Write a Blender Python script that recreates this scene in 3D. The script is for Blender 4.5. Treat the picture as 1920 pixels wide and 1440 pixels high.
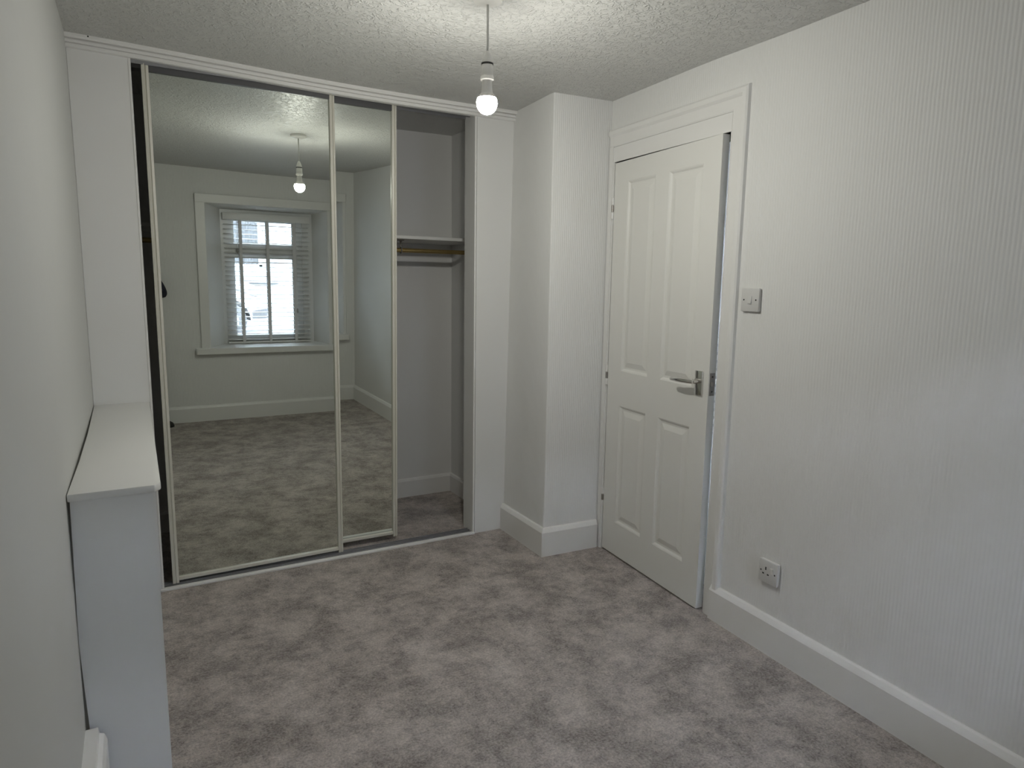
import bpy, bmesh, math, random
from mathutils import Vector, Matrix
random.seed(7)
for o in list(bpy.data.objects): bpy.data.objects.remove(o)
SC = bpy.context.scene
COL = SC.collection

# ------------------------------------------------------------------ camera
FPX = 1256.3                       # focal length in pixels for a 1920 px wide frame
yaw, pitch, roll = math.radians(29.35), math.radians(-8.43), math.radians(0.86)
CAM = Vector((0.1736, -3.2455, 1.3889))
fw = Vector((math.sin(yaw)*math.cos(pitch), math.cos(yaw)*math.cos(pitch), math.sin(pitch)))
rt = Vector((math.cos(yaw), -math.sin(yaw), 0)); up = rt.cross(fw)
RT = rt*math.cos(roll)+up*math.sin(roll); UP = -rt*math.sin(roll)+up*math.cos(roll)
cd = bpy.data.cameras.new('camera'); cam = bpy.data.objects.new('camera', cd); COL.objects.link(cam)
cd.sensor_fit = 'HORIZONTAL'; cd.sensor_width = 36; cd.lens = FPX/1920*36; cd.clip_start = 0.01; cd.clip_end = 100
cam.matrix_world = Matrix((( RT.x, UP.x, -fw.x, CAM.x), (RT.y, UP.y, -fw.y, CAM.y), (RT.z, UP.z, -fw.z, CAM.z), (0, 0, 0, 1)))
SC.camera = cam

# ------------------------------------------------------------------ sky, exposure
SKY = 62.0
BULB = 390.0
w = bpy.data.worlds.new('overcast_sky'); SC.world = w; w.use_nodes = True
bg = w.node_tree.nodes['Background']; bg.inputs[0].default_value = (0.72, 0.83, 1.0, 1); bg.inputs[1].default_value = SKY
vs = SC.view_settings; vs.view_transform = 'Standard'; vs.look = 'None'; vs.exposure = 0.33; vs.gamma = 1; vs.use_curve_mapping = False

# ------------------------------------------------------------------ materials
def nodemat(name):
    m = bpy.data.materials.new(name); m.use_nodes = True
    return m, m.node_tree, m.node_tree.nodes['Principled BSDF']
def L(t, a, b): t.links.new(a, b)
def N(t, kind, **kw):
    n = t.nodes.new(kind)
    for k, v in kw.items():
        if k.startswith('i_'): n.inputs[k[2:].replace('_', ' ')].default_value = v
        else: setattr(n, k, v)
    return n
def plain(name, col, rough=.5, metal=0, spec=.5, grain=0, gscale=60, bump=0, bdist=.001):
    m, t, b = nodemat(name)
    b.inputs['Base Color'].default_value = (*col, 1); b.inputs['Roughness'].default_value = rough
    b.inputs['Metallic'].default_value = metal; b.inputs['Specular IOR Level'].default_value = spec
    if grain or bump:
        g = N(t, 'ShaderNodeNewGeometry'); n = N(t, 'ShaderNodeTexNoise', i_Scale=gscale, i_Detail=4.0)
        L(t, g.outputs['Position'], n.inputs['Vector'])
        if grain:
            mx = N(t, 'ShaderNodeMix', data_type='RGBA')
            mx.inputs[6].default_value = (*[c*(1-grain) for c in col], 1); mx.inputs[7].default_value = (*[min(1, c*(1+grain)) for c in col], 1)
            L(t, n.outputs['Fac'], mx.inputs[0]); L(t, mx.outputs[2], b.inputs['Base Color'])
        if bump:
            bp = N(t, 'ShaderNodeBump', i_Strength=bump, i_Distance=bdist)
            L(t, n.outputs['Fac'], bp.inputs['Height']); L(t, bp.outputs['Normal'], b.inputs['Normal'])
    return m
def wallpaper(name, col, period, strength):
    """painted-over embossed paper: fine vertical ribs"""
    m, t, b = nodemat(name)
    b.inputs['Roughness'].default_value = .62; b.inputs['Specular IOR Level'].default_value = .3
    g = N(t, 'ShaderNodeNewGeometry'); s = N(t, 'ShaderNodeSeparateXYZ'); L(t, g.outputs['Position'], s.inputs[0])
    ad = N(t, 'ShaderNodeMath', operation='SUBTRACT'); L(t, s.outputs[0], ad.inputs[0]); L(t, s.outputs[1], ad.inputs[1])
    n0 = N(t, 'ShaderNodeTexNoise', i_Scale=9.0, i_Detail=3.0); L(t, g.outputs['Position'], n0.inputs['Vector'])
    wob = N(t, 'ShaderNodeMath', operation='MULTIPLY_ADD'); L(t, n0.outputs['Fac'], wob.inputs[0]); wob.inputs[1].default_value = .004; L(t, ad.outputs[0], wob.inputs[2])
    sc = N(t, 'ShaderNodeMath', operation='MULTIPLY'); L(t, wob.outputs[0], sc.inputs[0]); sc.inputs[1].default_value = 2*math.pi/period
    sn = N(t, 'ShaderNodeMath', operation='SINE'); L(t, sc.outputs[0], sn.inputs[0])
    mp = N(t, 'ShaderNodeMapping'); L(t, g.outputs['Position'], mp.inputs[0]); mp.inputs['Scale'].default_value = (160, 160, 45)
    n1 = N(t, 'ShaderNodeTexNoise', i_Scale=1.0, i_Detail=2.0); L(t, mp.outputs[0], n1.inputs['Vector'])
    mul = N(t, 'ShaderNodeMath', operation='MULTIPLY_ADD'); L(t, n1.outputs['Fac'], mul.inputs[0]); mul.inputs[1].default_value = 1.2; L(t, sn.outputs[0], mul.inputs[2])
    bp = N(t, 'ShaderNodeBump', i_Strength=strength, i_Distance=.0012); L(t, mul.outputs[0], bp.inputs['Height']); L(t, bp.outputs['Normal'], b.inputs['Normal'])
    n2 = N(t, 'ShaderNodeTexNoise', i_Scale=2.2, i_Detail=5.0); L(t, g.outputs['Position'], n2.inputs['Vector'])
    mx = N(t, 'ShaderNodeMix', data_type='RGBA'); L(t, n2.outputs['Fac'], mx.inputs[0])
    mx.inputs[6].default_value = (*[c*.975 for c in col], 1); mx.inputs[7].default_value = (*[min(1, c*1.02) for c in col], 1)
    L(t, mx.outputs[2], b.inputs['Base Color'])
    return m
def artex(name, col):
    m, t, b = nodemat(name)
    b.inputs['Base Color'].default_value = (*col, 1); b.inputs['Roughness'].default_value = .5; b.inputs['Specular IOR Level'].default_value = .35
    g = N(t, 'ShaderNodeNewGeometry')
    n1 = N(t, 'ShaderNodeTexNoise', i_Scale=48.0, i_Detail=4.0, i_Distortion=1.5); L(t, g.outputs['Position'], n1.inputs['Vector'])
    n2 = N(t, 'ShaderNodeTexVoronoi', i_Scale=26.0); L(t, g.outputs['Position'], n2.inputs['Vector'])
    r = N(t, 'ShaderNodeMapRange'); L(t, n1.outputs['Fac'], r.inputs[0]); r.inputs[1].default_value = .48; r.inputs[2].default_value = .72
    mu = N(t, 'ShaderNodeMath', operation='MULTIPLY_ADD'); L(t, n2.outputs['Distance'], mu.inputs[0]); mu.inputs[1].default_value = -.5; L(t, r.outputs[0], mu.inputs[2])
    bp = N(t, 'ShaderNodeBump', i_Strength=.75, i_Distance=.006); L(t, mu.outputs[0], bp.inputs['Height']); L(t, bp.outputs['Normal'], b.inputs['Normal'])
    return m
def carpet(name):
    m, t, b = nodemat(name)
    b.inputs['Roughness'].default_value = .95; b.inputs['Specular IOR Level'].default_value = .1
    b.inputs['Sheen Weight'].default_value = .25; b.inputs['Sheen Roughness'].default_value = .5
    g = N(t, 'ShaderNodeNewGeometry')
    big = N(t, 'ShaderNodeTexNoise', i_Scale=6.0, i_Detail=10.0, i_Roughness=.72, i_Distortion=.15); L(t, g.outputs['Position'], big.inputs['Vector'])
    mid = N(t, 'ShaderNodeTexNoise', i_Scale=34.0, i_Detail=3.0, i_Roughness=.6); L(t, g.outputs['Position'], mid.inputs['Vector'])
    fine = N(t, 'ShaderNodeTexNoise', i_Scale=125.0, i_Detail=4.0, i_Roughness=.8); L(t, g.outputs['Position'], fine.inputs['Vector'])
    ra = N(t, 'ShaderNodeMapRange'); L(t, big.outputs['Fac'], ra.inputs[0]); ra.inputs[1].default_value = .40; ra.inputs[2].default_value = .60; ra.inputs[4].default_value = 1.0
    a1 = N(t, 'ShaderNodeMath', operation='MULTIPLY_ADD'); L(t, mid.outputs['Fac'], a1.inputs[0]); a1.inputs[1].default_value = 1.4; L(t, ra.outputs[0], a1.inputs[2])
    sb = N(t, 'ShaderNodeMath', operation='MULTIPLY_ADD'); L(t, fine.outputs['Fac'], sb.inputs[0]); sb.inputs[1].default_value = 4.2; L(t, a1.outputs[0], sb.inputs[2])
    rb = N(t, 'ShaderNodeMapRange'); L(t, sb.outputs[0], rb.inputs[0]); rb.inputs[1].default_value = 2.2; rb.inputs[2].default_value = 4.6
    mx = N(t, 'ShaderNodeMix', data_type='RGBA'); L(t, rb.outputs[0], mx.inputs[0])
    mx.inputs[6].default_value = (.135, .112, .099, 1); mx.inputs[7].default_value = (.76, .675, .62, 1)
    L(t, mx.outputs[2], b.inputs['Base Color'])
    hs = N(t, 'ShaderNodeMath', operation='MULTIPLY_ADD'); L(t, fine.outputs['Fac'], hs.inputs[0]); hs.inputs[1].default_value = .6; L(t, mid.outputs['Fac'], hs.inputs[2])
    bp = N(t, 'ShaderNodeBump', i_Strength=1.0, i_Distance=.010); L(t, hs.outputs[0], bp.inputs['Height']); L(t, bp.outputs['Normal'], b.inputs['Normal'])
    return m
M = {}
M['paper'] = wallpaper('wallpaper_ribbed', (.80, .80, .79), .0115, .30)
M['plaster'] = plain('wall_paint', (.80, .80, .79), .6, spec=.3, grain=.015, gscale=5, bump=.25, bdist=.0015)
M['plainwall'] = plain('white_paint_darkened', (.58, .585, .57), .6, spec=.3, grain=.015, gscale=5, bump=.25, bdist=.0015)  # left wall's white, darkened in the colour to stand in for lens falloff
M['ceiling'] = artex('artex_ceiling', (.65, .65, .632))
M['carpet'] = carpet('mottled_carpet')
M['gloss'] = plain('white_gloss_paint', (.82, .815, .80), .34, spec=.45, grain=.012, gscale=7, bump=.12, bdist=.0008)
M['satin'] = plain('white_satin_board', (.80, .80, .785), .45, spec=.4, grain=.01, gscale=6, bump=.1, bdist=.0006)
M['door'] = plain('door_moulded_white', (.80, .795, .765), .4, spec=.4, grain=.012, gscale=9)
def door_grain(m):
    t = m.node_tree; b = t.nodes['Principled BSDF']; g = N(t, 'ShaderNodeNewGeometry'); mp = N(t, 'ShaderNodeMapping'); L(t, g.outputs['Position'], mp.inputs[0])
    mp.inputs['Scale'].default_value = (90, 90, 5); n = N(t, 'ShaderNodeTexNoise', i_Scale=1.6, i_Detail=5.0); L(t, mp.outputs[0], n.inputs['Vector'])
    bp = N(t, 'ShaderNodeBump', i_Strength=.22, i_Distance=.001); L(t, n.outputs['Fac'], bp.inputs['Height']); L(t, bp.outputs['Normal'], b.inputs['Normal'])
door_grain(M['door'])
M['ivory'] = plain('ivory_coated_steel', (.66, .645, .57), .38, spec=.5)
M['alu'] = plain('dull_aluminium', (.36, .36, .375), .42, metal=.75, grain=.18, gscale=30)
M['darktrack'] = plain('dark_track_channel', (.10, .10, .105), .5, metal=.4)
M['chrome'] = plain('brushed_chrome', (.72, .71, .69), .14, metal=1)
M['steel'] = plain('worn_steel', (.36, .34, .32), .42, metal=.9, grain=.2, gscale=120)
M['brass'] = plain('brass_tube', (.42, .31, .13), .36, metal=.85)
M['plastic'] = plain('grey_white_plastic', (.66, .655, .645), .3, spec=.5)
M['plasticw'] = plain('white_plastic', (.80, .79, .76), .35)
M['black'] = plain('black_hole', (.012, .012, .012), .6)
M['rubber'] = plain('dark_rubber_ring', (.03, .03, .03), .5)
M['cord'] = plain('pale_flex', (.62, .62, .60), .5)
M['pvc'] = plain('white_upvc', (.80, .81, .82), .3)
M['slat'] = plain('white_blind_slat', (.82, .82, .82), .4)
M['tape'] = plain('blind_tape', (.72, .72, .73), .8, grain=.05, gscale=400)
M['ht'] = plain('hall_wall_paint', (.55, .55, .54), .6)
M['jacket'] = plain('navy_cloth', (.018, .02, .035), .85, grain=.25, gscale=200)
M['trousers'] = plain('charcoal_cloth', (.03, .03, .033), .85, grain=.25, gscale=200)
M['skin'] = plain('skin', (.55, .36, .28), .5)
M['hair'] = plain('dark_hair', (.03, .022, .018), .6)
M['shoe'] = plain('black_leather', (.012, .012, .012), .4)
M['phone'] = plain('black_phone', (.015, .015, .017), .2)
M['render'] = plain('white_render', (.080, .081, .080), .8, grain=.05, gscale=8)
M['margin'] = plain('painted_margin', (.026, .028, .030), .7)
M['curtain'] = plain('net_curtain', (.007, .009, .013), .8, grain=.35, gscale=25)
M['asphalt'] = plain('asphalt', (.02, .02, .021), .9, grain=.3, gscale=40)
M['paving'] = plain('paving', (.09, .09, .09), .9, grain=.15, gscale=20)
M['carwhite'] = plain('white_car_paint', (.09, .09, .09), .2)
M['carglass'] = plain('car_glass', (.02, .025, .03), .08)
M['tyre'] = plain('tyre_rubber', (.004, .004, .0045), .8)
M['lampglass'] = plain('headlamp', (.05, .06, .075), .1)
mm, t_, b_ = nodemat('mirror_silver'); b_.inputs['Base Color'].default_value = (.78, .82, .77, 1); b_.inputs['Metallic'].default_value = 1; b_.inputs['Roughness'].default_value = 0.0; M['mirror'] = mm
mm, t_, b_ = nodemat('window_glass'); b_.inputs['Base Color'].default_value = (1, 1, 1, 1); b_.inputs['Roughness'].default_value = 0; b_.inputs['IOR'].default_value = 1.45; b_.inputs['Transmission Weight'].default_value = 1; M['glass'] = mm
# clear pane: mostly see-through with a faint sheen so daylight passes
tt = mm.node_tree; out = tt.nodes['Material Output']; tr = N(tt, 'ShaderNodeBsdfTransparent'); gl = N(tt, 'ShaderNodeBsdfGlossy', i_Roughness=0.0); fr = N(tt, 'ShaderNodeFresnel', i_IOR=1.45); ms = N(tt, 'ShaderNodeMixShader')
L(tt, fr.outputs[0], ms.inputs[0]); L(tt, tr.outputs[0], ms.inputs[1]); L(tt, gl.outputs[0], ms.inputs[2]); L(tt, ms.outputs[0], out.inputs['Surface'])
mm, t_, b_ = nodemat('lit_bulb'); b_.inputs['Base Color'].default_value = (1, 1, 1, 1); b_.inputs['Emission Color'].default_value = (1, .985, .90, 1); b_.inputs['Emission Strength'].default_value = BULB; M['bulb'] = mm

# ------------------------------------------------------------------ mesh helpers
def box(bm, x0, x1, y0, y1, z0, z1):
    v = [bm.verts.new(p) for p in ((x0, y0, z0), (x1, y0, z0), (x1, y1, z0), (x0, y1, z0), (x0, y0, z1), (x1, y0, z1), (x1, y1, z1), (x0, y1, z1))]
    for f in ((0, 3, 2, 1), (4, 5, 6, 7), (0, 1, 5, 4), (1, 2, 6, 5), (2, 3, 7, 6), (3, 0, 4, 7)): bm.faces.new([v[i] for i in f])
    return v
def hexa(bm, pts):                       # 8 corner points, bottom loop then top loop
    v = [bm.verts.new(p) for p in pts]
    for f in ((0, 3, 2, 1), (4, 5, 6, 7), (0, 1, 5, 4), (1, 2, 6, 5), (2, 3, 7, 6), (3, 0, 4, 7)): bm.faces.new([v[i] for i in f])
def prism(bm, poly, axis, a0, a1):       # extrude a 2D polygon along an axis
    def P(u, v, w): return {'x': (w, u, v), 'y': (u, w, v), 'z': (u, v, w)}[axis]
    A = [bm.verts.new(P(u, v, a0)) for u, v in poly]; B = [bm.verts.new(P(u, v, a1)) for u, v in poly]; n = len(poly)
    bm.faces.new(A[::-1]); bm.faces.new(B)
    for i in range(n): bm.faces.new((A[i], A[(i+1) % n], B[(i+1) % n], B[i]))
def loft(bm, rings, caps=True):          # list of equal-length closed rings
    R = [[bm.verts.new(p) for p in r] for r in rings]; n = len(R[0])
    for a, b in zip(R, R[1:]):
        for i in range(n): bm.faces.new((a[i], a[(i+1) % n], b[(i+1) % n], b[i]))
    if caps: bm.faces.new(R[0][::-1]); bm.faces.new(R[-1])
def ring(c, u, v, ru, rv, n):
    return [tuple(Vector(c)+Vector(u)*ru*math.cos(2*math.pi*i/n)+Vector(v)*rv*math.sin(2*math.pi*i/n)) for i in range(n)]
def lathe(bm, prof, n=24, c=(0, 0, 0)):  # profile of (radius, z) about a vertical axis
    loft(bm, [ring((c[0], c[1], c[2]+z), (1, 0, 0), (0, 1, 0), max(r, 1e-4), max(r, 1e-4), n) for r, z in prof])
def tube(bm, pts, r, n=12):
    rr = r if isinstance(r, (list, tuple)) else [r]*len(pts); P = [Vector(p) for p in pts]; rings = []
    ref = None
    for i, p in enumerate(P):
        d = (P[min(i+1, len(P)-1)]-P[max(i-1, 0)]).normalized()
        if ref is None: ref = Vector((0, 0, 1)) if abs(d.z) < .9 else Vector((1, 0, 0))
        u = (ref-d*ref.dot(d)).normalized(); ref = u; rings.append(ring(p, u, d.cross(u), rr[i], rr[i], n))
    loft(bm, rings)
def bev(bm, w, seg=2):
    bmesh.ops.remove_doubles(bm, verts=bm.verts, dist=1e-6)
    ed = [e for e in bm.edges if len(e.link_faces) == 2 and e.calc_face_angle(0) > .5]
    bmesh.ops.bevel(bm, geom=ed, offset=w, segments=seg, affect='EDGES', profile=.5, clamp_overlap=True)
def obj(name, bm, mat, parent=None, smooth=False, loc=None):
    bmesh.ops.recalc_face_normals(bm, faces=bm.faces)
    me = bpy.data.meshes.new(name); bm.to_mesh(me); bm.free()
    me.materials.append(M[mat] if isinstance(mat, str) else mat)
    if smooth:
        for p in me.polygons: p.use_smooth = True
        if smooth is not True: me.set_sharp_from_angle(angle=smooth)
    o = bpy.data.objects.new(name, me); COL.objects.link(o)
    if parent: o.parent = parent
    if loc: o.location = loc
    return o
def mk(fn, *a, bevel=0, seg=2):
    bm = bmesh.new(); fn(bm, *a)
    if bevel: bev(bm, bevel, seg)
    return bm
def bxo(name, b, mat, parent=None, bevel=0, seg=2): return obj(name, mk(box, *b, bevel=bevel, seg=seg), mat, parent, smooth=.6 if bevel else False)
def thing(name, label, cat, loc=(0, 0, 0), rot=(0, 0, 0), group=None):
    o = bpy.data.objects.new(name, None); COL.objects.link(o); o.location = loc; o.rotation_euler = rot; o.empty_display_size = .05
    o['label'] = label; o['category'] = cat
    if group: o['group'] = group
    return o
def tag(o, label, cat, group=None):
    o['label'] = label; o['category'] = cat
    if group: o['group'] = group
    return o
def struct(o, label=None, cat=None):
    o['kind'] = 'structure'
    if label: o['label'] = label
    if cat: o['category'] = cat
    return o
def sempty(name, label, cat, loc=(0, 0, 0), rot=(0, 0, 0)):
    o = thing(name, label, cat, loc, rot); o['kind'] = 'structure'; return o

# ------------------------------------------------------------------ the room
W0, D0, WA = 2.2865, .4396, .0471
def wx(y): return W0+WA*(y+D0)                      # right wall, slightly out of square
B0, BA = 3.477, -.0359
def by(x): return -(B0+BA*(x-1))                    # window wall behind the camera
CP = [(0, 0, 2.329), (.25, 0, 2.316), (.5, 0, 2.302), (.88, 0, 2.289), (1.3, 0, 2.284), (1.67, 0, 2.287), (2.0, 0, 2.294), (1.95, -.44, 2.281), (2.29, -.46, 2.289),
      (2.22, -1.85, 2.273), (1.2, -1.23, 2.280), (.56, -3.5, 2.312), (2.06, -3.44, 2.300), (0, -1.7, 2.335), (0, -3.5, 2.330), (1.2, .8, 2.31), (2, .8, 2.318), (0, .8, 2.32), (2.1, -2.9, 2.28), (1.2, -2.5, 2.29)]
def cz(x, y):
    s = t = 0
    for a, b, c in CP:
        k = math.exp(-((x-a)**2+(y-b)**2)/(2*.33**2)); s += k*(c-2.297); t += k
    return 2.297+s/(t+.25)

# floor
bm = bmesh.new(); box(bm, -.15, 2.45, -3.75, 1.0, -.12, 0.0)
struct(obj('floor', bm, 'carpet'), 'mottled grey-brown short pile carpet covering the bedroom floor', 'carpet')
# ceiling: old, slightly sagging
bm = bmesh.new(); nx, ny = 50, 84; gx0, gx1, gy0, gy1 = -.1, 2.42, -3.62, .92
G = [[bm.verts.new((gx0+(gx1-gx0)*i/nx, gy0+(gy1-gy0)*j/ny, cz(gx0+(gx1-gx0)*i/nx, gy0+(gy1-gy0)*j/ny))) for j in range(ny+1)] for i in range(nx+1)]
for i in range(nx):
    for j in range(ny): bm.faces.new((G[i][j], G[i][j+1], G[i+1][j+1], G[i+1][j]))
edge = [G[i][0] for i in range(nx+1)]+[G[nx][j] for j in range(1, ny+1)]+[G[i][ny] for i in range(nx-1, -1, -1)]+[G[0][j] for j in range(ny-1, 0, -1)]
T = [bm.verts.new((v.co.x, v.co.y, 2.46)) for v in edge]
for i in range(len(edge)): bm.faces.new((edge[i], edge[(i+1) % len(edge)], T[(i+1) % len(edge)], T[i]))
bm.faces.new(T)
struct(obj('ceiling', bm, 'ceiling', smooth=.6), 'white stippled artex ceiling, slightly sagging', 'ceiling')
# left wall
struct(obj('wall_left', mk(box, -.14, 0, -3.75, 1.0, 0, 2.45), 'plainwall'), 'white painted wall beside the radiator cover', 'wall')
# right wall with door opening
YA, YB, DZ = -.492, -1.280, 1.992                  # opening hinge side, latch side, head
bm = bmesh.new()
def rwbox(bm, ya, yb, z0, z1, d0=0, d1=.13):
    hexa(bm, [(wx(ya)+d0, ya, z0), (wx(ya)+d1, ya, z0), (wx(yb)+d1, yb, z0), (wx(yb)+d0, yb, z0), (wx(ya)+d0, ya, z1), (wx(ya)+d1, ya, z1), (wx(yb)+d1, yb, z1), (wx(yb)+d0, yb, z1)])
rwbox(bm, 1.0, YA, 0, 2.45); rwbox(bm, YB, -3.75, 0, 2.45); rwbox(bm, YA, YB, DZ, 2.45)
struct(obj('wall_right', bm, 'paper'), 'white wall in fine ribbed wallpaper around the panelled door', 'wall')
# boxed-out corner between wardrobe and door
bm = bmesh.new()
hexa(bm, [(1.955, .02, 0), (1.951, -.440, 0), (2.36, -.461, 0), (2.36, .02, 0), (1.992, .02, 2.45), (1.955, -.440, 2.45), (2.36, -.461, 2.45), (2.36, .02, 2.45)])
vert = [e for e in bm.edges if abs((e.verts[0].co-e.verts[1].co).z) > 2 and e.verts[0].co.y < -.4 and e.verts[0].co.x < 2]
bmesh.ops.bevel(bm, geom=vert, offset=.008, segments=3, affect='EDGES', profile=.5)
struct(obj('wall_corner', bm, 'paper', smooth=.5), 'boxed-out corner in ribbed white wallpaper between wardrobe and door', 'wall')
# wardrobe recess walls
struct(obj('wall_front', mk(box, -.14, 2.42, .80, .95, 0, 2.45), 'plaster'), 'painted back wall inside the wardrobe', 'wall')
struct(obj('wall_recess', mk(box, 1.985, 2.42, .02, .80, 0, 2.45), 'plaster'), 'painted side wall inside the wardrobe', 'wall')

# skirting boards
SK = [(0, 0), (.022, 0), (.022, .127), (.019, .133), (.011, .146), (.006, .150), (0, .150)]
def skirt(name, p0, p1, nrm, label, prof=SK, parent=None, m0=0, m1=0):
    """run a skirting profile from p0 to p1; nrm points into the room; m0/m1 mitre the ends"""
    p0, p1, nrm = Vector((*p0, 0)), Vector((*p1, 0)), Vector((*nrm, 0)).normalized(); d = (p1-p0).normalized()
    bm = bmesh.new(); loft(bm, [[tuple(p0+nrm*u+d*(m0*u)+Vector((0, 0, z))) for u, z in prof], [tuple(p1+nrm*u+d*(m1*u)+Vector((0, 0, z))) for u, z in prof]])
    o = obj(name, bm, 'gloss', parent)
    if not parent: struct(o, label, 'skirting board')
    return o
skirt('baseboard_right', (wx(-1.327), -1.327), (wx(-3.43), -3.43), (-1, WA), 'long white skirting board along the papered right wall')
skirt('baseboard_corner', (1.951, -.440), (2.268, -.4565), (-.05, -1), 'short white skirting across the front of the boxed corner', m0=-1)
skirt('baseboard_side', (1.955, 0), (1.951, -.440), (-1, 0), 'short white skirting on the side of the boxed corner', m1=1)
skirt('baseboard_back', (0, by(0)), (2.15, by(2.15)), (0, 1), 'white skirting under the window, seen in the mirror')
SK2 = [(0, 0), (.016, 0), (.016, .105), (.010, .118), (0, .122)]
skirt('baseboard_wardrobe', (0, .80), (1.985, .80), (0, -1), 'white skirting on the back wall inside the wardrobe', SK2)
skirt('baseboard_recess', (1.985, .80), (1.985, .12), (-1, 0), 'white skirting on the side wall inside the wardrobe', SK2)
SK3 = [(0, 0), (.046, 0), (.046, .205), (.040, .222), (.030, .226), (.028, .243), (0, .243)]
skirt('baseboard_left', (0, -1.352), (0, by(0)+.022), (1, 0), 'tall painted skirting along the left wall, butting the radiator cover', SK3)

# door frame
fr = sempty('trim_1', 'white moulded door architrave and lining around the panelled door', 'door frame')
AR = [(0, 0), (0, .005), (.006, .008), (.046, .009), (.049, .012), (.056, .018), (.074, .018), (.082, .013), (.085, .0), ]  # across, out
def arch_v(bm, yin, sgn, z0, z1, k0=0, k1=0, cut=None):
    rings = []
    for z, kz in ((z0, k0), (z1, k1)):
        rings.append([(wx(yin+sgn*a)-o_, yin+sgn*a, z+kz*a) for a, o_ in AR if cut is None or a <= cut])
    loft(bm, rings)
bm = bmesh.new(); arch_v(bm, -1.283, -1, 0.0, 2.066, 0, 1)
obj('architrave_side', bm, 'gloss', fr)
bm = bmesh.new(); rings = []
for y, k in ((-.461, 0), (-1.283, -1)): rings.append([(wx(y+k*a)-o_, y+k*a, 2.066+a) for a, o_ in AR])
loft(bm, rings); obj('architrave_head', bm, 'gloss', fr)
def fbox(y0, y1, z0, z1, out, back): 
    bm = bmesh.new(); rwbox(bm, y0, y1, z0, z1, -out, back); return bm
obj('architrave_hinge_side', fbox(-.463, -.492, 0, 2.066, .010, .0), 'gloss', fr)
obj('head_board', fbox(-.492, -1.283, DZ, 2.063, .006, .13), 'gloss', fr)
obj('lining', fbox(-.480, -.500, 0, DZ, .004, .13), 'gloss', fr)
obj('lining', fbox(-1.277, -1.2835, 0, 2.064, .003, .13), 'gloss', fr)
obj('door_stop', fbox(-1.262, -1.276, 0, DZ, -.055, .10), 'gloss', fr)

# ------------------------------------------------------------------ panelled door, slightly ajar
HX, HY = 2.281, -.505
ang = math.atan2(2.223-HX, 1.254-.505)             # turn about the hinge
dr = sempty('door_1', 'white four-panel interior door standing slightly ajar with chrome lever handle', 'door', (HX, HY, .010), (0, 0, ang))
# local frame: u runs along -y, front face at x = 0 facing -x
DW, DH, DT = .754, 1.976, .035
UC = [0, .112, .333, .428, .650, DW]; ZC = [0, .172, .785, .960, 1.880, DH]
bm = bmesh.new()
for side in (0, DT):
    V = [[bm.verts.new((side, -u, z)) for z in ZC] for u in UC]
    for i in range(5):
        for j in range(5):
            if side == 0 and i in (1, 3) and j in (1, 3): continue
            bm.faces.new((V[i][j], V[i+1][j], V[i+1][j+1], V[i][j+1]))
    if side == 0: F = V
for i in range(5):
    for zz, j in ((0, 0), (DH, 5)):
        bm.faces.new((F[i][j], F[i+1][j], V[i+1][j], V[i][j]))
for j in range(5):
    for i in (0, 5): bm.faces.new((F[i][j], F[i][j+1], V[i][j+1], V[i][j]))
for i in (1, 3):
    for j in (1, 3):                               # recess walls
        q = [(UC[i], ZC[j]), (UC[i+1], ZC[j]), (UC[i+1], ZC[j+1]), (UC[i], ZC[j+1])]
        for k in range(4):
            a, b = q[k], q[(k+1) % 4]
            bm.faces.new([bm.verts.new(p) for p in ((0, -a[0], a[1]), (0, -b[0], b[1]), (.011, -b[0], b[1]), (.011, -a[0], a[1]))])
bmesh.ops.remove_doubles(bm, verts=bm.verts, dist=1e-5)
leaf = obj('leaf', bm, 'door', dr)
STEP = [(0, 0), (.006, .0025), (.013, .0088), (.019, .0095), (.023, .0095), (.045, .0030), (.048, .0022)]
for i in (1, 3):
    for j in (1, 3):
        u0, u1, z0, z1 = UC[i], UC[i+1], ZC[j], ZC[j+1]; bm = bmesh.new(); R = []
        for ins, dep in STEP:
            R.append([bm.verts.new((dep, -u, z)) for u, z in ((u0+ins, z0+ins), (u1-ins, z0+ins), (u1-ins, z1-ins), (u0+ins, z1-ins))])
        for a, b in zip(R, R[1:]):
            for k in range(4): bm.faces.new((a[k], a[(k+1) % 4], b[(k+1) % 4], b[k]))
        bm.faces.new(R[-1]); bk = [bm.verts.new((.012, v.co.y, v.co.z)) for v in R[0]]
        for k in range(4): bm.faces.new((R[0][k], R[0][(k+1) % 4], bk[(k+1) % 4], bk[k]))
        bm.faces.new(bk); obj('raised_panel', bm, 'door', leaf)
# lever handle
hb = obj('handle_plate', mk(box, -.008, 0, -.722, -.674, .930, 1.034, bevel=.003), 'chrome', dr, smooth=.6); hb['label'] = 'chrome handle backplate'
bm = bmesh.new(); tube(bm, [(-.006, -.700, .990), (-.040, -.700, .990)], .0095, 14); obj('spindle_boss', bm, 'chrome', hb, smooth=.7)
bm = bmesh.new(); pts = []
for i in range(15):
    t = i/14; pts.append((-.044-.010*math.sin(t*math.pi*.8), -.708+.142*t, .990+.0015*math.sin(t*math.pi)-.004*t))
tube(bm, pts, [.0085+.0025*math.sin(min(1, i/11)*math.pi) for i in range(13)]+[.008, .004], 14)
lv = obj('lever', bm, 'chrome', hb, smooth=.9); lv['label'] = 'curved chrome lever'
lp = bxo('latch_plate', (.005, .030, -DW-.0015, -DW+.001, .935, 1.030), 'steel', dr); lp['label'] = 'worn steel latch plate on the door edge'
for z in (.952, 1.014): 
    bm = bmesh.new(); tube(bm, [(.0175, -DW+.0, z), (.0175, -DW-.0028, z)], .004, 10); obj('screw', bm, 'rubber', lp)
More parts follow.
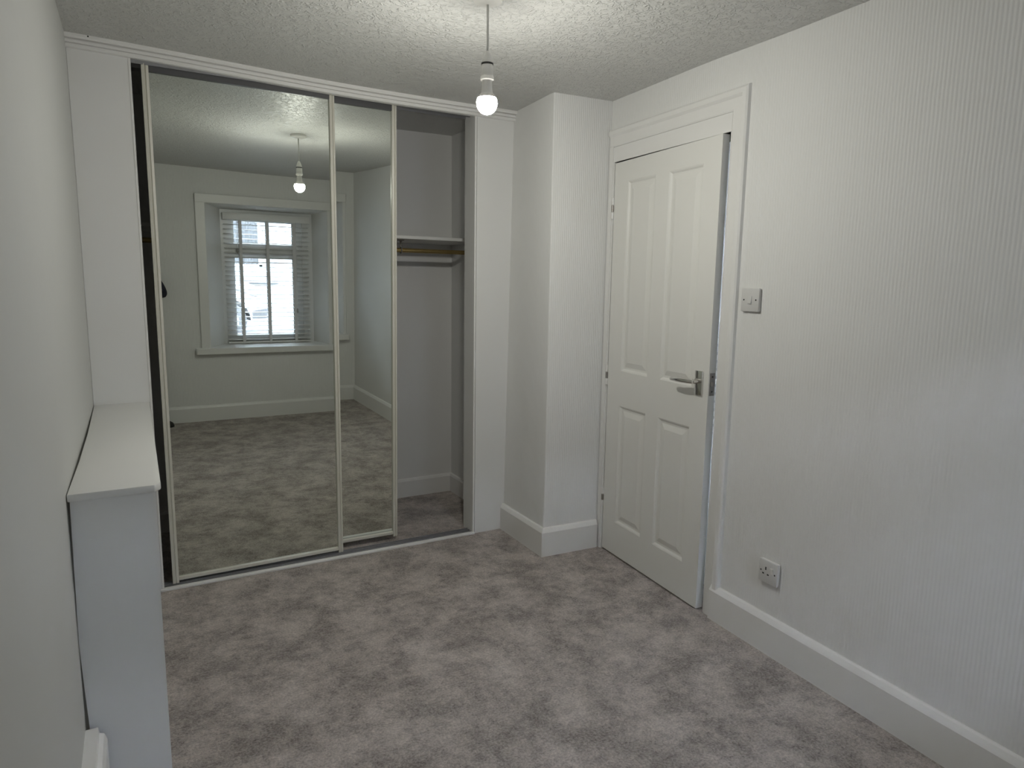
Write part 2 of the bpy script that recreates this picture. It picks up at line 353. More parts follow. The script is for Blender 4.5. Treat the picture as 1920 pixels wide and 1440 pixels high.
bm = bmesh.new(); box(bm, .010, .026, -DW-.010, -DW, .974, .994); bev(bm, .003); obj('latch_bolt', bm, 'steel', lp)
for z in (1.76, .927, .276):
    bm = bmesh.new(); tube(bm, [(-.004, .005, z-.05), (-.004, .005, z-.018)], .0065, 10); tube(bm, [(-.004, .005, z-.016), (-.004, .005, z+.016)], .0065, 10); tube(bm, [(-.004, .005, z+.018), (-.004, .005, z+.05)], .0065, 10)
    h = obj('hinge', bm, 'gloss', dr, smooth=.7); bm = bmesh.new(); tube(bm, [(-.004, .005, z-.015), (-.004, .005, z+.015)], .0069, 10); obj('hinge_pin', bm, 'steel', h, smooth=.7)

# hallway beyond the gap
HXX = 3.35
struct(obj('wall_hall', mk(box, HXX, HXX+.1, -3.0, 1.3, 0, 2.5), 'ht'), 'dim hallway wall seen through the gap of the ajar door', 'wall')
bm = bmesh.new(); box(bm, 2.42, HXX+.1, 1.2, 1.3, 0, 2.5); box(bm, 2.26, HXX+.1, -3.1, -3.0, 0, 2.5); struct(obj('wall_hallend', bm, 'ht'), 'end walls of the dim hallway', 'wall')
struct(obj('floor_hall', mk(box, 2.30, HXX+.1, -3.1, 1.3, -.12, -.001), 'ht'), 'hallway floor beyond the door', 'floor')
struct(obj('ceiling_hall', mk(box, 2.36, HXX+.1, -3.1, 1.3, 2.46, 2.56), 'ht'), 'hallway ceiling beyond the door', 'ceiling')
ra = thing('slatted_rack', 'grey slatted rack glimpsed through the narrow gap beside the ajar door', 'rack', (HXX-.02, -.24, 0))
for s in (-.22, .22): bxo('upright', (-.05, -.02, s-.015, s+.015, 0, 1.12), 'ht', ra)
for k in range(12): bxo('slat', (-.056, -.046, -.24, .24, .50+k*.05, .532+k*.05), 'plasticw', ra)

# ------------------------------------------------------------------ fitted wardrobe
wd = thing('fitted_wardrobe', 'built-in wardrobe surround with white side panels, ridged top moulding and metal tracks', 'wardrobe')
XL, XR = .214, 1.760
bm = bmesh.new(); box(bm, 0, XL, 0, .018, 0, 2.30); bev(bm, .002, 1); obj('side_panel', bm, 'satin', wd)
bm = bmesh.new(); hexa(bm, [(XR+.0105, 0, 0), (1.956, 0, 0), (1.956, .018, 0), (XR+.0105, .018, 0), (XR+.0105, 0, 2.282), (1.990, 0, 2.282), (1.990, .018, 2.282), (XR+.0105, .018, 2.282)]); obj('side_panel', bm, 'satin', wd)
bxo('lipping', (XR-.003, XR+.007, -.003, .016, 0, 2.262), 'gloss', wd, .001, 1)
bxo('jamb', (XR, XR+.018, .016, .125, 0, 2.28), 'satin', wd); bxo('jamb', (XL-.018, XL, .018, .125, 0, 2.30), 'satin', wd)
bxo('jamb_lipping', (XL-.006, XL+.003, -.002, .02, 0, 2.284), 'gloss', wd, .001, 1)
bxo('header_board', (0, 1.992, .012, .024, 2.27, 2.283), 'satin', wd)
# moulding: stepped profile (out, drop below the ceiling), following the sagging ceiling
PR = [(0, .0), (.036, .0), (.036, .013), (.032, .0185), (.014, .0195), (.012, .0235), (.022, .0255), (.022, .034), (.012, .0355), (.012, .038), (.018, .0395), (.018, .048), (.014, .051), (0, .051)]
bm = bmesh.new(); rings = []; n = 44
for i in range(n+1):
    x = 1.992*i/n; z = cz(x, -.01)+.003; rings.append([(x, .012-o_-(.012 if k not in (0, len(PR)-1) else 0), z-d_) for k, (o_, d_) in enumerate(PR)])
loft(bm, rings); mo = obj('moulding', bm, 'gloss', wd); mo['label'] = 'ridged white moulding along the ceiling'
bm = bmesh.new(); tube(bm, [(.078, -.0340, cz(.078, 0)-.004), (.078, -.0366, cz(.078, 0)-.004)], .003, 8); obj('nail_hole', bm, 'black', mo)
# top track
bm = bmesh.new(); box(bm, XL+.002, XR, .003, .006, 2.250, 2.282); box(bm, XL+.002, XR, .006, .120, 2.278, 2.282); box(bm, XL+.002, XR, .064, .067, 2.250, 2.278); box(bm, XL+.002, XR, .117, .120, 2.250, 2.278)
tk = obj('top_track', bm, 'alu', wd); tk['label'] = 'dull grey aluminium top track'
# floor track with two ridged channels on a painted strip
bm = bmesh.new(); box(bm, XL+.002, XR-.002, .012, .078, .001, .004)
for y in (.014, .040, .064): box(bm, XL+.002, XR-.002, y, y+.005, .004, .012)
ft = obj('floor_track', bm, 'alu', wd); ft['label'] = 'dark grey ridged floor track'
bxo('threshold_strip', (XL-.012, XR+.006, -.014, .012, 0, .011), 'gloss', wd, .002)

def mirror_door(label, x0, x1, cx, cy, yw, pt, z0, z1, grp):
    """sliding door: origin at its bottom centre; local x along the track, y into the wardrobe"""
    pivot = Vector((cx, cy, 1.1)); Rm = Matrix.Rotation(-yw, 4, 'Z') @ Matrix.Rotation(pt, 4, 'X')
    base = pivot+Rm @ Vector((0, 0, z0-1.1)); t = thing('sliding_mirror_door', label, 'mirror door', base, Rm.to_euler(), grp)
    a, b, h = x0-cx, x1-cx, z1-z0
    def stile(s0, s1):
        w_ = s1-s0; prof = [(s0, -.012), (s0+w_*.42, -.014), (s0+w_*.50, -.009), (s0+w_*.56, -.009), (s0+w_*.62, -.013), (s1, -.011), (s1, .014), (s0, .014)]
        bm = bmesh.new(); prism(bm, prof, 'z', 0, h); return obj('stile', bm, 'ivory', t)
    stile(a, a+.026); stile(b-.023, b)
    bm = bmesh.new(); box(bm, a+.026, b-.023, -.010, .012, .010, .027); bev(bm, .002, 1); obj('bottom_rail', bm, 'ivory', t)
    bm = bmesh.new(); box(bm, a+.026, b-.023, -.010, .012, h-.028, h); obj('top_rail', bm, 'darktrack', t)
    bm = bmesh.new(); box(bm, a+.024, b-.021, .000, .004, .024, h-.026); p = obj('mirror_pane', bm, 'mirror', t); p['label'] = 'silvered mirror glass'
    bm = bmesh.new(); box(bm, a+.024, b-.021, .0045, .010, .024, h-.026); obj('backing_board', bm, 'ht', t)
    for s in (a+.05, b-.05):
        bm = bmesh.new(); tube(bm, [(s, .002, .014), (s, .011, .014)], .010, 12); obj('roller', bm, 'rubber', t)
    return t
mirror_door('wide front sliding mirror door reflecting the whole window', .253, 1.040, .6, .036, math.radians(-1.2543), math.radians(.6016), .013, 2.256, 'sliding mirror doors')
mirror_door('rear sliding mirror door behind the front one, reflecting the far room corner', .566, 1.353, 1.2, .089, math.radians(.05), math.radians(1.385), .024, 2.252, 'sliding mirror doors')

tag(bxo('wardrobe_shelf', (0.0, 1.985, .40, .80, 1.635, 1.653), 'satin', None, .0015, 1), 'white shelf board inside the open wardrobe', 'shelf')
hr = thing('hanging_rail', 'brass hanging rail slung under the wardrobe shelf', 'rail', (0, .50, 1.576))
bm = bmesh.new(); tube(bm, [(0.0, 0, 0), (1.985, 0, 0)], .0125, 18); obj('pole', bm, 'brass', hr, smooth=.7)
for bx_ in (1.532, .62):
    bm = bmesh.new(); tube(bm, [(bx_, -.0, .059), (bx_, -.0, .054)], [.020, .020], 14); tube(bm, [(bx_, 0, .055), (bx_, .004, .045), (bx_+.002, .006, .030), (bx_+.001, .004, .014)], [.010, .005, .004, .005], 10)
    rg = [(bx_, .0160*math.cos(k*math.pi/10), .0160*math.sin(k*math.pi/10)) for k in range(21)]
    tube(bm, rg, .004, 8); b_ = obj('bracket', bm, 'steel', hr, smooth=.8); b_['label'] = 'small metal hook bracket'

# ------------------------------------------------------------------ radiator cover
rc = thing('radiator_cover', 'white boxed radiator cover with chamfered top board against the left wall', 'radiator cover')
bm = bmesh.new(); prism(bm, [(.0015, -.002), (.206, -.002), (.206, -1.325), (.192, -1.345), (.0015, -1.345), (.007, -1.0), (.008, -.6), (.005, -.25)], 'z', .846, .866)
bev(bm, .0035, 2); obj('top_board', bm, 'satin', rc, smooth=.6)
bm = bmesh.new(); prism(bm, [(.190, 0), (.190, .846), (.006, .846), (.004, .70), (.0015, .56), (.0005, .46), (.003, .38), (.008, .24), (.008, 0)], 'y', -1.333, -1.317)
e_ = obj('end_panel', bm, 'satin', rc); e_['label'] = 'flat end panel facing the room'
bm = bmesh.new(); box(bm, .174, .190, -1.317, -.02, 0, .10); box(bm, .174, .190, -1.317, -.02, .76, .846); box(bm, .174, .190, -1.317, -1.24, .10, .76); box(bm, .174, .190, -.10, -.02, .10, .76)
fp = obj('front_panel', bm, 'satin', rc)
for k in range(35):
    y = -1.232+k*.0325; bxo('slat', (.176, .185, y, y+.018, .10, .76), 'satin', fp)
bxo('back_end', (.006, .174, -.036, -.02, 0, .846), 'satin', rc)

# ------------------------------------------------------------------ switch and socket
def onwall(name, label, cat, y, z): return thing(name, label, cat, (wx(y), y, z), (0, 0, -math.atan(WA)))
def plate(name, parent, d0, d1, hw, hz, mat, bevel=.003): return bxo(name, (-d1, -d0, -hw, hw, -hz, hz), mat, parent, bevel)
sw = onwall('light_switch', 'square single light switch on the wall beside the door', 'light switch', -1.440, 1.345)
plate('back_box', sw, 0, .005, .042, .042, 'plasticw', .001); plate('faceplate', sw, .005, .014, .0445, .0445, 'plastic', .003)
obj('rocker', mk(hexa, [(-.014, .009, -.014), (-.014, -.009, -.014), (-.019, -.009, -.014), (-.019, .009, -.014), (-.012, .009, .014), (-.012, -.009, .014), (-.0155, -.009, .014), (-.0155, .009, .014)]), 'plastic', sw)
for s in (-.030, .030):
    bm = bmesh.new(); tube(bm, [(-.0125, s, 0), (-.0145, s, 0)], .0032, 10); obj('screw', bm, 'black', sw)
so = onwall('power_socket', 'single switched wall socket low on the wall above the skirting', 'socket', -1.622, .322)
plate('back_box', so, 0, .008, .042, .042, 'plasticw', .001); fpz = plate('faceplate', so, .008, .017, .0445, .0445, 'plastic', .003)
def hole(y, z, hw, hz): return bxo('pin_hole', (-.0174, -.015, y-hw, y+hw, z-hz, z+hz), 'black', fpz)
hole(.010, .012, .0028, .0062); hole(.0215, -.010, .0042, .0026); hole(-.0015, -.010, .0042, .0026)
for s in (-.033, .033):
    bm = bmesh.new(); tube(bm, [(-.0155, s, 0), (-.0175, s, 0)], .0032, 10); obj('screw', bm, 'black', so)
obj('rocker', mk(hexa, [(-.017, -.014, -.001), (-.017, -.026, -.001), (-.0185, -.026, -.001), (-.0185, -.014, -.001), (-.017, -.014, .021), (-.017, -.026, .021), (-.023, -.026, .021), (-.023, -.014, .021)]), 'plasticw', so)

# ------------------------------------------------------------------ pendant lamp
PX, PY = 1.2003, -1.2278; PZ = cz(PX, PY)
pl = thing('pendant_lamp', 'bare lit bulb hanging from a white ceiling rose on a short flex', 'pendant lamp', (PX, PY, PZ+.004))
bm = bmesh.new(); lathe(bm, [(.001, 0), (.050, 0), (.050, -.010), (.046, -.018), (.038, -.022), (.012, -.025), (.007, -.028), (.001, -.028)], 32); obj('ceiling_rose', bm, 'plasticw', pl, smooth=.6)
zb = 1.965-(PZ+.004)                                # bulb centre, local
bm = bmesh.new(); tube(bm, [(0, 0, -.020), (.001, 0, zb*.45), (0, 0, zb+.150)], .0036, 10); obj('flex', bm, 'cord', pl, smooth=True)
bm = bmesh.new(); lathe(bm, [(.001, zb+.156), (.007, zb+.156), (.010, zb+.148), (.0165, zb+.130), (.0180, zb+.120), (.001, zb+.120)], 24); lh = obj('lampholder', bm, 'plasticw', pl, smooth=.6)
bm = bmesh.new(); lathe(bm, [(.001, zb+.1205), (.0195, zb+.1205), (.0195, zb+.1150), (.001, zb+.1150)], 24); obj('dark_ring', bm, 'rubber', lh, smooth=.6)
bm = bmesh.new(); lathe(bm, [(.001, zb+.1150), (.0180, zb+.1150), (.0190, zb+.082), (.0215, zb+.079), (.0215, zb+.070), (.0180, zb+.068), (.001, zb+.068)], 24); obj('holder_skirt', bm, 'plasticw', lh, smooth=.6)
GR = .0335; cap = math.radians(25)
neck = [(.001, zb+.070), (.0150, zb+.070), (.0160, zb+.052), (.0175, zb+.040)]+[(GR*math.cos(math.radians(d_)), zb+GR*math.sin(math.radians(d_))*1.05) for d_ in (54, 40, 25)]
bm = bmesh.new(); lathe(bm, neck+[(.001, zb+GR*math.sin(cap)*1.05-.001)], 28); obj('bulb_collar', bm, 'plasticw', pl, smooth=.6)
globe = [(.001, zb+GR*math.sin(cap)*1.05-.002)]+[(GR*math.cos(math.radians(d_)), zb+GR*math.sin(math.radians(d_))*1.05-.0005) for d_ in (24, 16, 8, 0, -11, -22, -33, -44, -55, -66, -78)]+[(.001, zb-GR*1.05)]
bm = bmesh.new(); lathe(bm, globe, 32); bl = obj('bulb', bm, 'bulb', pl, smooth=.9); bl['label'] = 'round glowing white bulb'

# ------------------------------------------------------------------ window wall behind the camera
OXL, OXR, OZ0, OZ1 = .930, 2.030, .682, 2.006       # opening at the room face
IXL, IXR, IZ0, IZ1 = 1.105, 1.970, .690, 1.985      # at the frame
RD = .335                                            # depth of the splayed reveal
def wpt(x, z, off): return (x, by(x)-off, z)
bm = bmesh.new()
def wslab(x0, x1, z0, z1): hexa(bm, [wpt(x0, z0, 0), wpt(x1, z0, 0), wpt(x1, z0, .46), wpt(x0, z0, .46), wpt(x0, z1, 0), wpt(x1, z1, 0), wpt(x1, z1, .46), wpt(x0, z1, .46)])
wslab(-.15, OXL, 0, 2.46); wslab(OXR, 2.46, 0, 2.46); wslab(OXL, OXR, 0, OZ0); wslab(OXL, OXR, OZ1, 2.46)
struct(obj('wall_back', bm, 'paper'), 'window wall behind the camera, seen in the mirrors', 'wall')
wn = sempty('window_1', 'white framed window with deep splayed reveal, seen in the front mirror', 'window')
bm = bmesh.new()                                    # splayed reveal lining
O = [wpt(OXL, OZ0, -.002), wpt(OXR, OZ0, -.002), wpt(OXR, OZ1, -.002), wpt(OXL, OZ1, -.002)]; I = [wpt(IXL, IZ0, RD), wpt(IXR, IZ0, RD), wpt(IXR, IZ1, RD), wpt(IXL, IZ1, RD)]
E2 = [wpt(OXL, OZ0, RD+.02), wpt(OXR, OZ0, RD+.02), wpt(OXR, OZ1, RD+.02), wpt(OXL, OZ1, RD+.02)]
o4, i4 = [bm.verts.new(p) for p in O], [bm.verts.new(p) for p in I]; e4 = [bm.verts.new(p) for p in E2]
for k in range(4): bm.faces.new((o4[k], o4[(k+1) % 4], i4[(k+1) % 4], i4[k])); bm.faces.new((i4[k], i4[(k+1) % 4], e4[(k+1) % 4], e4[k])); bm.faces.new((e4[k], e4[(k+1) % 4], o4[(k+1) % 4], o4[k]))
obj('reveal_lining', bm, 'satin', wn)
def wbar(name, x0, x1, z0, z1, f0, f1, mat, parent, bevel=0):
    bm = bmesh.new(); hexa(bm, [wpt(x0, z0, f0), wpt(x1, z0, f0), wpt(x1, z0, f1), wpt(x0, z0, f1), wpt(x0, z1, f0), wpt(x1, z1, f0), wpt(x1, z1, f1), wpt(x0, z1, f1)])
    if bevel: bev(bm, bevel, 1)
    return obj(name, bm, mat, parent)
wbar('architrave', .848, .930, .664, 2.085, -.022, 0, 'gloss', wn, .004); wbar('architrave', 2.030, 2.062, .664, 2.085, -.010, 0, 'gloss', wn, .004)
wbar('architrave', .848, 2.062, 2.006, 2.085, -.024, 0, 'gloss', wn, .004)
wbar('sill_board', .800, 2.075, .632, .690, -.065, RD, 'gloss', wn, .005)
F0, F1 = RD, RD+.07
wbar('frame_jamb', IXL, IXL+.065, IZ0, IZ1, F0, F1, 'pvc', wn); wbar('frame_jamb', IXR-.10, IXR, IZ0, IZ1, F0, F1, 'pvc', wn)
wbar('frame_head', IXL+.065, IXR-.10, IZ1-.065, IZ1, F0, F1, 'pvc', wn); wbar('frame_sill', IXL+.065, IXR-.10, IZ0, IZ0+.06, F0, F1, 'pvc', wn)
wbar('transom', IXL+.065, IXR-.10, 1.566, 1.644, F0-.005, F1, 'pvc', wn)
for zz0, zz1 in ((IZ0+.06, 1.566), (1.644, IZ1-.065)):
    sx0, sx1 = IXL+.065, IXR-.10
    s = wbar('sash', sx0, sx0+.055, zz0, zz1, F0+.01, F1-.01, 'pvc', wn); wbar('sash_rail', sx1-.095, sx1, zz0, zz1, F0+.01, F1-.01, 'pvc', s)
    wbar('sash_rail', sx0+.055, sx1-.095, zz1-.04, zz1, F0+.01, F1-.01, 'pvc', s); wbar('sash_rail', sx0+.055, sx1-.095, zz0, zz0+.035, F0+.01, F1-.01, 'pvc', s)
    wbar('pane', sx0+.05, sx1-.09, zz0+.03, zz1-.035, F0+.030, F0+.034, 'glass', wn)
# venetian blind
vb = thing('venetian_blind', 'white slatted venetian blind with cloth tapes hanging in the window, seen mirrored', 'blind', (1.53, by(1.53)-.30, .69), (0, 0, math.atan(-BA)))
bxo('headrail', (-.405, .395, -.030, .030, 1.206, 1.256), 'slat', vb, .003); bxo('valance', (-.412, .402, .030, .040, 1.196, 1.262), 'slat', vb, .003)
bm = bmesh.new(); ns = 26; tl = math.radians(-7)
for sx in range(7):
    u = -.025+.05*sx/6
me_pts = []
def slat_bm():
    bm = bmesh.new(); top, bot = [], []
    for x in (-.40, .39):
        ra_ = []
        for k in range(5):
            u = -.025+.0125*k; c = .003*(1-(u/.025)**2); ra_.append((x, u*math.cos(tl), u*math.sin(tl)+c+.0012))
        for k in range(4, -1, -1):
            u = -.025+.0125*k; c = .003*(1-(u/.025)**2); ra_.append((x, u*math.cos(tl), u*math.sin(tl)+c-.0012))
        top.append(ra_)
    loft(bm, top); return bm
s0 = obj('slat', slat_bm(), 'slat', vb, smooth=.5, loc=(0, 0, .042))
for k in range(1, ns):
    s = s0.copy(); COL.objects.link(s); s.parent = vb; s.location = (0, 0, .042+k*.0445)
bxo('bottom_rail', (-.40, .39, -.026, .026, .004, .022), 'slat', vb, .003)
for tx in (-.255, -.004, .248):
    bxo('ladder_tape', (tx-.014, tx+.014, .0265, .0275, .003, 1.20), 'tape', vb); bxo('ladder_tape', (tx-.014, tx+.014, -.0275, -.0265, .003, 1.20), 'tape', vb)
for tx, zt in ((-.29, .93), (.262, .35)):
    bm = bmesh.new(); tube(bm, [(tx, .044, 1.20), (tx+.003, .045, zt+.05), (tx, .044, zt)], .0022, 6); c_ = obj('cord', bm, 'tape', vb); bm = bmesh.new(); lathe(bm, [(.002, 0), (.007, -.01), (.009, -.04), (.003, -.05)], 12, (tx, .044, zt)); obj('tassel', bm, 'steel', c_, smooth=True)

# ------------------------------------------------------------------ outside: street, house opposite, parked car
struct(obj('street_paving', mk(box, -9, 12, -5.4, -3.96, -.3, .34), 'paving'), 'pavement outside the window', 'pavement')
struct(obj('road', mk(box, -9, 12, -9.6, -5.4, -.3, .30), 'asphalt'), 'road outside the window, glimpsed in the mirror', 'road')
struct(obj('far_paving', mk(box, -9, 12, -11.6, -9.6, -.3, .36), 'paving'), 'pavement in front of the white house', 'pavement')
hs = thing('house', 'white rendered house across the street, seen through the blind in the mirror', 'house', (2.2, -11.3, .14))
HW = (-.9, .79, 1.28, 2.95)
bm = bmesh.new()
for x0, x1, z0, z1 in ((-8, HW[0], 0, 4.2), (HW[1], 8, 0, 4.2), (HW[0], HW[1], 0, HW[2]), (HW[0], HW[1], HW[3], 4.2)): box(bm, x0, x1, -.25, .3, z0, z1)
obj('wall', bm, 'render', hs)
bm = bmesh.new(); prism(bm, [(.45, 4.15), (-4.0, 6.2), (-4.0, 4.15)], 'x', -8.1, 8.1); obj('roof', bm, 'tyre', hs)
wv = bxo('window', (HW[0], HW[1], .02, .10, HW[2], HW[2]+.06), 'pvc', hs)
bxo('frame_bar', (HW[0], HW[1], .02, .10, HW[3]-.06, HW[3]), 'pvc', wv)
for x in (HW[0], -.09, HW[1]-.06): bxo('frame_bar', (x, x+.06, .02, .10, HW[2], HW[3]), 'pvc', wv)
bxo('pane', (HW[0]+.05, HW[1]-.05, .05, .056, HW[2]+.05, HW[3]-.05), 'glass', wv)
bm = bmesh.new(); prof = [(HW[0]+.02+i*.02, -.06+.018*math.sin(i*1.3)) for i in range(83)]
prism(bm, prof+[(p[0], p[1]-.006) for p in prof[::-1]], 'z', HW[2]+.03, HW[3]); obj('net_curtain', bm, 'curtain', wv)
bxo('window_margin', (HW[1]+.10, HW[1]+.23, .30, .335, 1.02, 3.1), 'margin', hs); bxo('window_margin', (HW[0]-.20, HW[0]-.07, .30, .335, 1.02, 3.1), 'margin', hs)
bxo('window_sill', (HW[0]-.25, HW[1]+.28, .30, .42, .98, 1.10), 'margin', hs)
# car
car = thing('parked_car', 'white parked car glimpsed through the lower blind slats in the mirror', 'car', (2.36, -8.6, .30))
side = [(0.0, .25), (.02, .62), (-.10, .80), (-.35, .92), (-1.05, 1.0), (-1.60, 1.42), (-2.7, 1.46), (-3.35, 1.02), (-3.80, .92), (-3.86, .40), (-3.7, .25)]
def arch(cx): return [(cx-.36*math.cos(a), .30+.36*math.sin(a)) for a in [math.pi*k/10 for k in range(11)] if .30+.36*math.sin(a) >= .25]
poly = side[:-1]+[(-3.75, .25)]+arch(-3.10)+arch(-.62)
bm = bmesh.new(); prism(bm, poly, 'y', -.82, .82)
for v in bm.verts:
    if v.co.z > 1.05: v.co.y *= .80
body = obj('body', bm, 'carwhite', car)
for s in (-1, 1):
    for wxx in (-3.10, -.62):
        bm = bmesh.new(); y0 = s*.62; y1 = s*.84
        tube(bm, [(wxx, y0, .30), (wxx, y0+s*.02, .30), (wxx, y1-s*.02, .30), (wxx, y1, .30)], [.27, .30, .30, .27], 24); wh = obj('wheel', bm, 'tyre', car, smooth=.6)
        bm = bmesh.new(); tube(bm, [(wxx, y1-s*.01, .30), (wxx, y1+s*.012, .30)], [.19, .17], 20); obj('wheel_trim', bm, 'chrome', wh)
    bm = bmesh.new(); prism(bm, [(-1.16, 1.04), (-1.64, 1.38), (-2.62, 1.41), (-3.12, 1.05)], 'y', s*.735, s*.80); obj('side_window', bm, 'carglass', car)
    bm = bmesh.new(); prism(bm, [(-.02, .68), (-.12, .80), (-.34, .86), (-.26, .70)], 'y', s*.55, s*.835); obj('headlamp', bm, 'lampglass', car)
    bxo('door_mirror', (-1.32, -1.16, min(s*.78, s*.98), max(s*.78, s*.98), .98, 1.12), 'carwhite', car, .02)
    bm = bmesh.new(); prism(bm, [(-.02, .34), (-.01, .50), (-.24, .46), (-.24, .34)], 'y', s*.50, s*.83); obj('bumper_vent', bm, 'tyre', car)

# ------------------------------------------------------------------ person taking the picture (only a sleeve edge and shoe show in the mirror)
def skin_body(name, V, Ed, mats, assign, parent, sub=2):
    me = bpy.data.meshes.new(name+'_cage'); me.from_pydata([v[0] for v in V], Ed, []); tmp = bpy.data.objects.new(name+'_cage', me); COL.objects.link(tmp)
    md = tmp.modifiers.new('skin', 'SKIN'); md.use_smooth_shade = True; md.branch_smoothing = .6
    for i, v in enumerate(V):
        s = me.skin_vertices[0].data[i]; s.radius = v[1] if isinstance(v[1], tuple) else (v[1], v[1]); s.use_root = (i == 0)
    sd = tmp.modifiers.new('sub', 'SUBSURF'); sd.levels = sub; sd.render_levels = sub
    dg = bpy.context.evaluated_depsgraph_get(); dg.update(); nm = bpy.data.meshes.new_from_object(tmp.evaluated_get(dg)); nm.name = name
    bpy.data.objects.remove(tmp); nm.materials.clear()
    for m_ in mats: nm.materials.append(M[m_])
    for p in nm.polygons: p.use_smooth = True; p.material_index = assign(p.center)
    o = bpy.data.objects.new(name, nm); COL.objects.link(o)
    if parent: o.parent = parent
    return o
PCX, PCY = .285, -3.405
V, Ed = [], []
def add(p, r, prev=None):
    V.append((p, r)); i = len(V)-1
    if prev is not None: Ed.append((prev, i))
    return i
pel = add((PCX, PCY, .90), (.165, .105)); wai = add((PCX, PCY, 1.06), (.150, .100), pel); che = add((PCX, PCY, 1.26), (.178, .106), wai); upc = add((PCX, PCY, 1.38), (.150, .088), che)
nk = add((PCX, PCY+.005, 1.46), .060, upc); hd0 = add((PCX-.01, PCY+.022, 1.53), (.072, .080), nk); hd1 = add((PCX-.02, PCY+.030, 1.60), (.082, .098), hd0); hd2 = add((PCX-.025, PCY+.020, 1.67), (.076, .090), hd1)
HAND = set()
def arm(sh, el, wr, pm, fingers):
    a = add(sh, .070, upc); b = add(tuple((Vector(sh)+Vector(el))/2), .060, a); c = add(el, .056, b); d = add(tuple((Vector(el)+Vector(wr))/2), .048, c); e = add(wr, .034, d); f = add(pm, (.040, .024), e); HAND.add(f)
    for chain in fingers:
        pv = f
        for k, p in enumerate(chain): pv = add(p, (.0095, .0095, .009, .0075)[k], pv); HAND.add(pv)
PHX, PHY, PHZ = .2286, -3.272, 1.375          # phone centre
arm((.435, PCY, 1.385), (.552, -3.360, 1.180), (.365, -3.335, 1.320), (.335, -3.312, 1.350),
    [[(.326, -3.290, 1.372), (.316, -3.268, 1.388), (.298, -3.262, 1.392)], [(.326, -3.288, 1.354), (.315, -3.265, 1.368), (.296, -3.260, 1.372)], [(.326, -3.288, 1.338), (.315, -3.265, 1.350), (.297, -3.260, 1.353)], [(.328, -3.290, 1.322), (.317, -3.268, 1.333), (.301, -3.262, 1.337)], [(.322, -3.318, 1.384), (.305, -3.306, 1.395), (.290, -3.290, 1.392)]])
arm((.135, PCY, 1.385), (.082, -3.365, 1.180), (.110, -3.335, 1.320), (.118, -3.312, 1.345),
    [[(.128, -3.290, 1.340), (.142, -3.268, 1.338), (.160, -3.263, 1.336)], [(.122, -3.288, 1.330), (.134, -3.266, 1.326), (.154, -3.262, 1.323)], [(.118, -3.288, 1.318), (.130, -3.266, 1.313), (.150, -3.262, 1.311)], [(.116, -3.290, 1.306), (.128, -3.268, 1.300), (.146, -3.263, 1.298)], [(.132, -3.318, 1.372), (.148, -3.306, 1.380), (.164, -3.290, 1.376)]])
for s, ax, ay in ((1, .450, -3.425), (-1, .170, -3.420)):
    hp = add((PCX+s*.085, PCY, .84), .102, pel); th = add((PCX+s*.115, PCY, .66), .092, hp); kn = add((PCX+s*.130, PCY+.012, .47), .070, th); cf = add(((PCX+s*.130+ax)/2, PCY, .30), .066, kn); an = add((ax, ay, .09), .046, cf)
pe = thing('person', 'photographer in dark clothes by the window, only a sleeve and shoe edge mirrored', 'person', (0, 0, 0))
def assign(c):
    if c.z > 1.475: return 0
    k = min(range(len(V)), key=lambda i: (Vector(V[i][0])-c).length-(V[i][1][0] if isinstance(V[i][1], tuple) else V[i][1]))
    if k in HAND and c.y > -3.34: return 0
    return 2 if c.z < .90 else 1
skin_body('body', V, Ed, ['skin', 'jacket', 'trousers'], assign, pe)
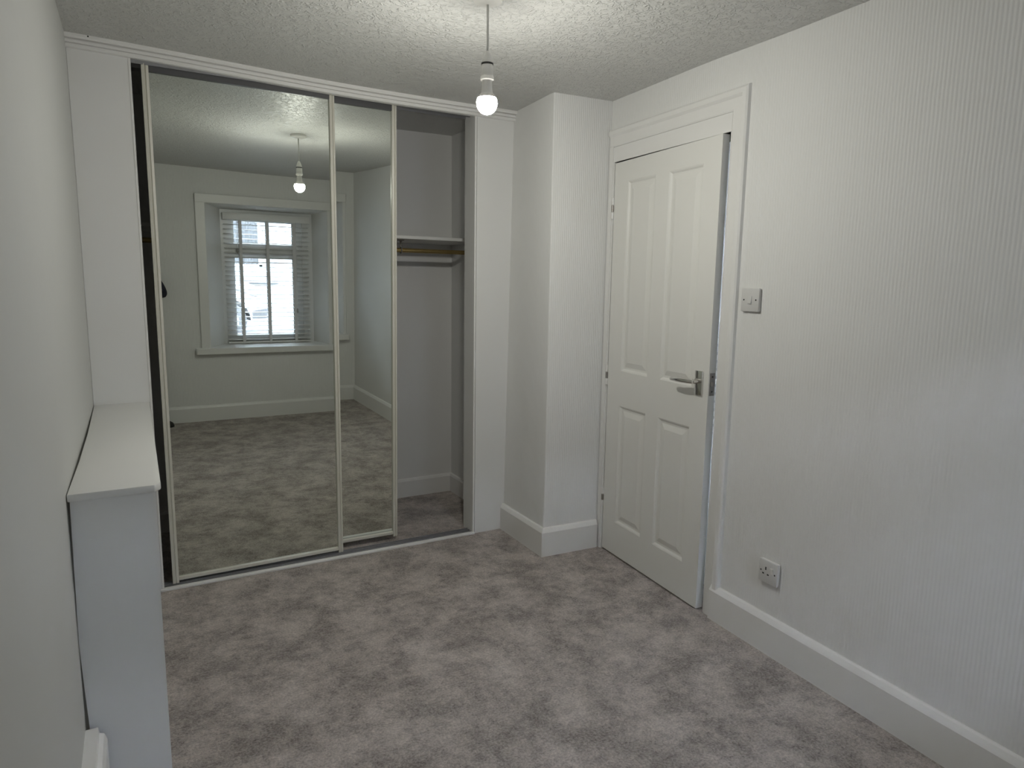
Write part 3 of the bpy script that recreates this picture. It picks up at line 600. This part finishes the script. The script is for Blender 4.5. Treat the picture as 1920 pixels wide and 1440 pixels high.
# hair, face
bm = bmesh.new(); bmesh.ops.create_uvsphere(bm, u_segments=24, v_segments=16, radius=1)
for v in bm.verts: v.co = Vector((PCX-.024+v.co.x*.086, PCY+.006+v.co.y*.094, 1.655+v.co.z*.090))
bmesh.ops.delete(bm, geom=[f for f in bm.faces if (f.calc_center_median().z < 1.69 and f.calc_center_median().y > PCY+.03) or f.calc_center_median().z < 1.585], context='FACES')
obj('hair', bm, 'hair', pe, smooth=True)
bm = bmesh.new(); tube(bm, [(PCX-.02, PCY+.110, 1.625), (PCX-.02, PCY+.124, 1.600), (PCX-.02, PCY+.132, 1.588), (PCX-.02, PCY+.112, 1.580)], [.007, .010, .013, .009], 10); obj('nose', bm, 'skin', pe, smooth=True)
for s in (-1, 1):
    bm = bmesh.new(); bmesh.ops.create_uvsphere(bm, u_segments=12, v_segments=8, radius=.010, matrix=Matrix.Translation((PCX-.02+s*.030, PCY+.106, 1.622))); obj('eye', bm, 'hair', pe, smooth=True)
    bm = bmesh.new(); tube(bm, [(PCX-.02+s*.078, PCY+.030, 1.635), (PCX-.02+s*.086, PCY+.024, 1.605), (PCX-.02+s*.078, PCY+.030, 1.575)], [.008, .016, .007], 8); obj('ear', bm, 'skin', pe, smooth=True)
bm = bmesh.new(); tube(bm, [(PCX-.045, PCY+.104, 1.553), (PCX-.02, PCY+.112, 1.551), (PCX+.005, PCY+.104, 1.553)], [.003, .007, .003], 8); obj('mouth', bm, M['skin'], pe, smooth=True)
for toe, heel in (((.562, -3.318), (.415, -3.455)), ((.165, -3.270), (.170, -3.470))):
    a, b = Vector((*heel, 0)), Vector((*toe, 0)); d = (b-a).normalized(); s_ = Vector((-d.y, d.x, 0)); bm = bmesh.new(); rings = []
    for t, w_, h in ((0, .026, .075), (.04, .034, .095), (.25, .036, .100), (.45, .036, .080), (.70, .044, .058), (.88, .040, .046), (.97, .026, .034), (1.0, .012, .022)):
        c = a.lerp(b, t); rings.append([tuple(c+s_*(w_*cx_)+Vector((0, 0, max(.002, h*hz)))) for cx_, hz in ((-1, 0), (-1, .35), (-.85, .75), (-.4, 1), (.4, 1), (.85, .75), (1, .35), (1, 0))])
    loft(bm, rings); obj('shoe', bm, 'shoe', pe, smooth=.8)
ph = thing('smartphone', 'black smartphone held up by the photographer', 'phone', (PHX, PHY, PHZ-.036))
bxo('case', (-.080, .080, -.004, .004, 0, .074), 'phone', ph, .003)
bm = bmesh.new(); tube(bm, [(-.055, .004, .051), (-.055, .0065, .051)], .009, 16); obj('lens', bm, 'chrome', ph)
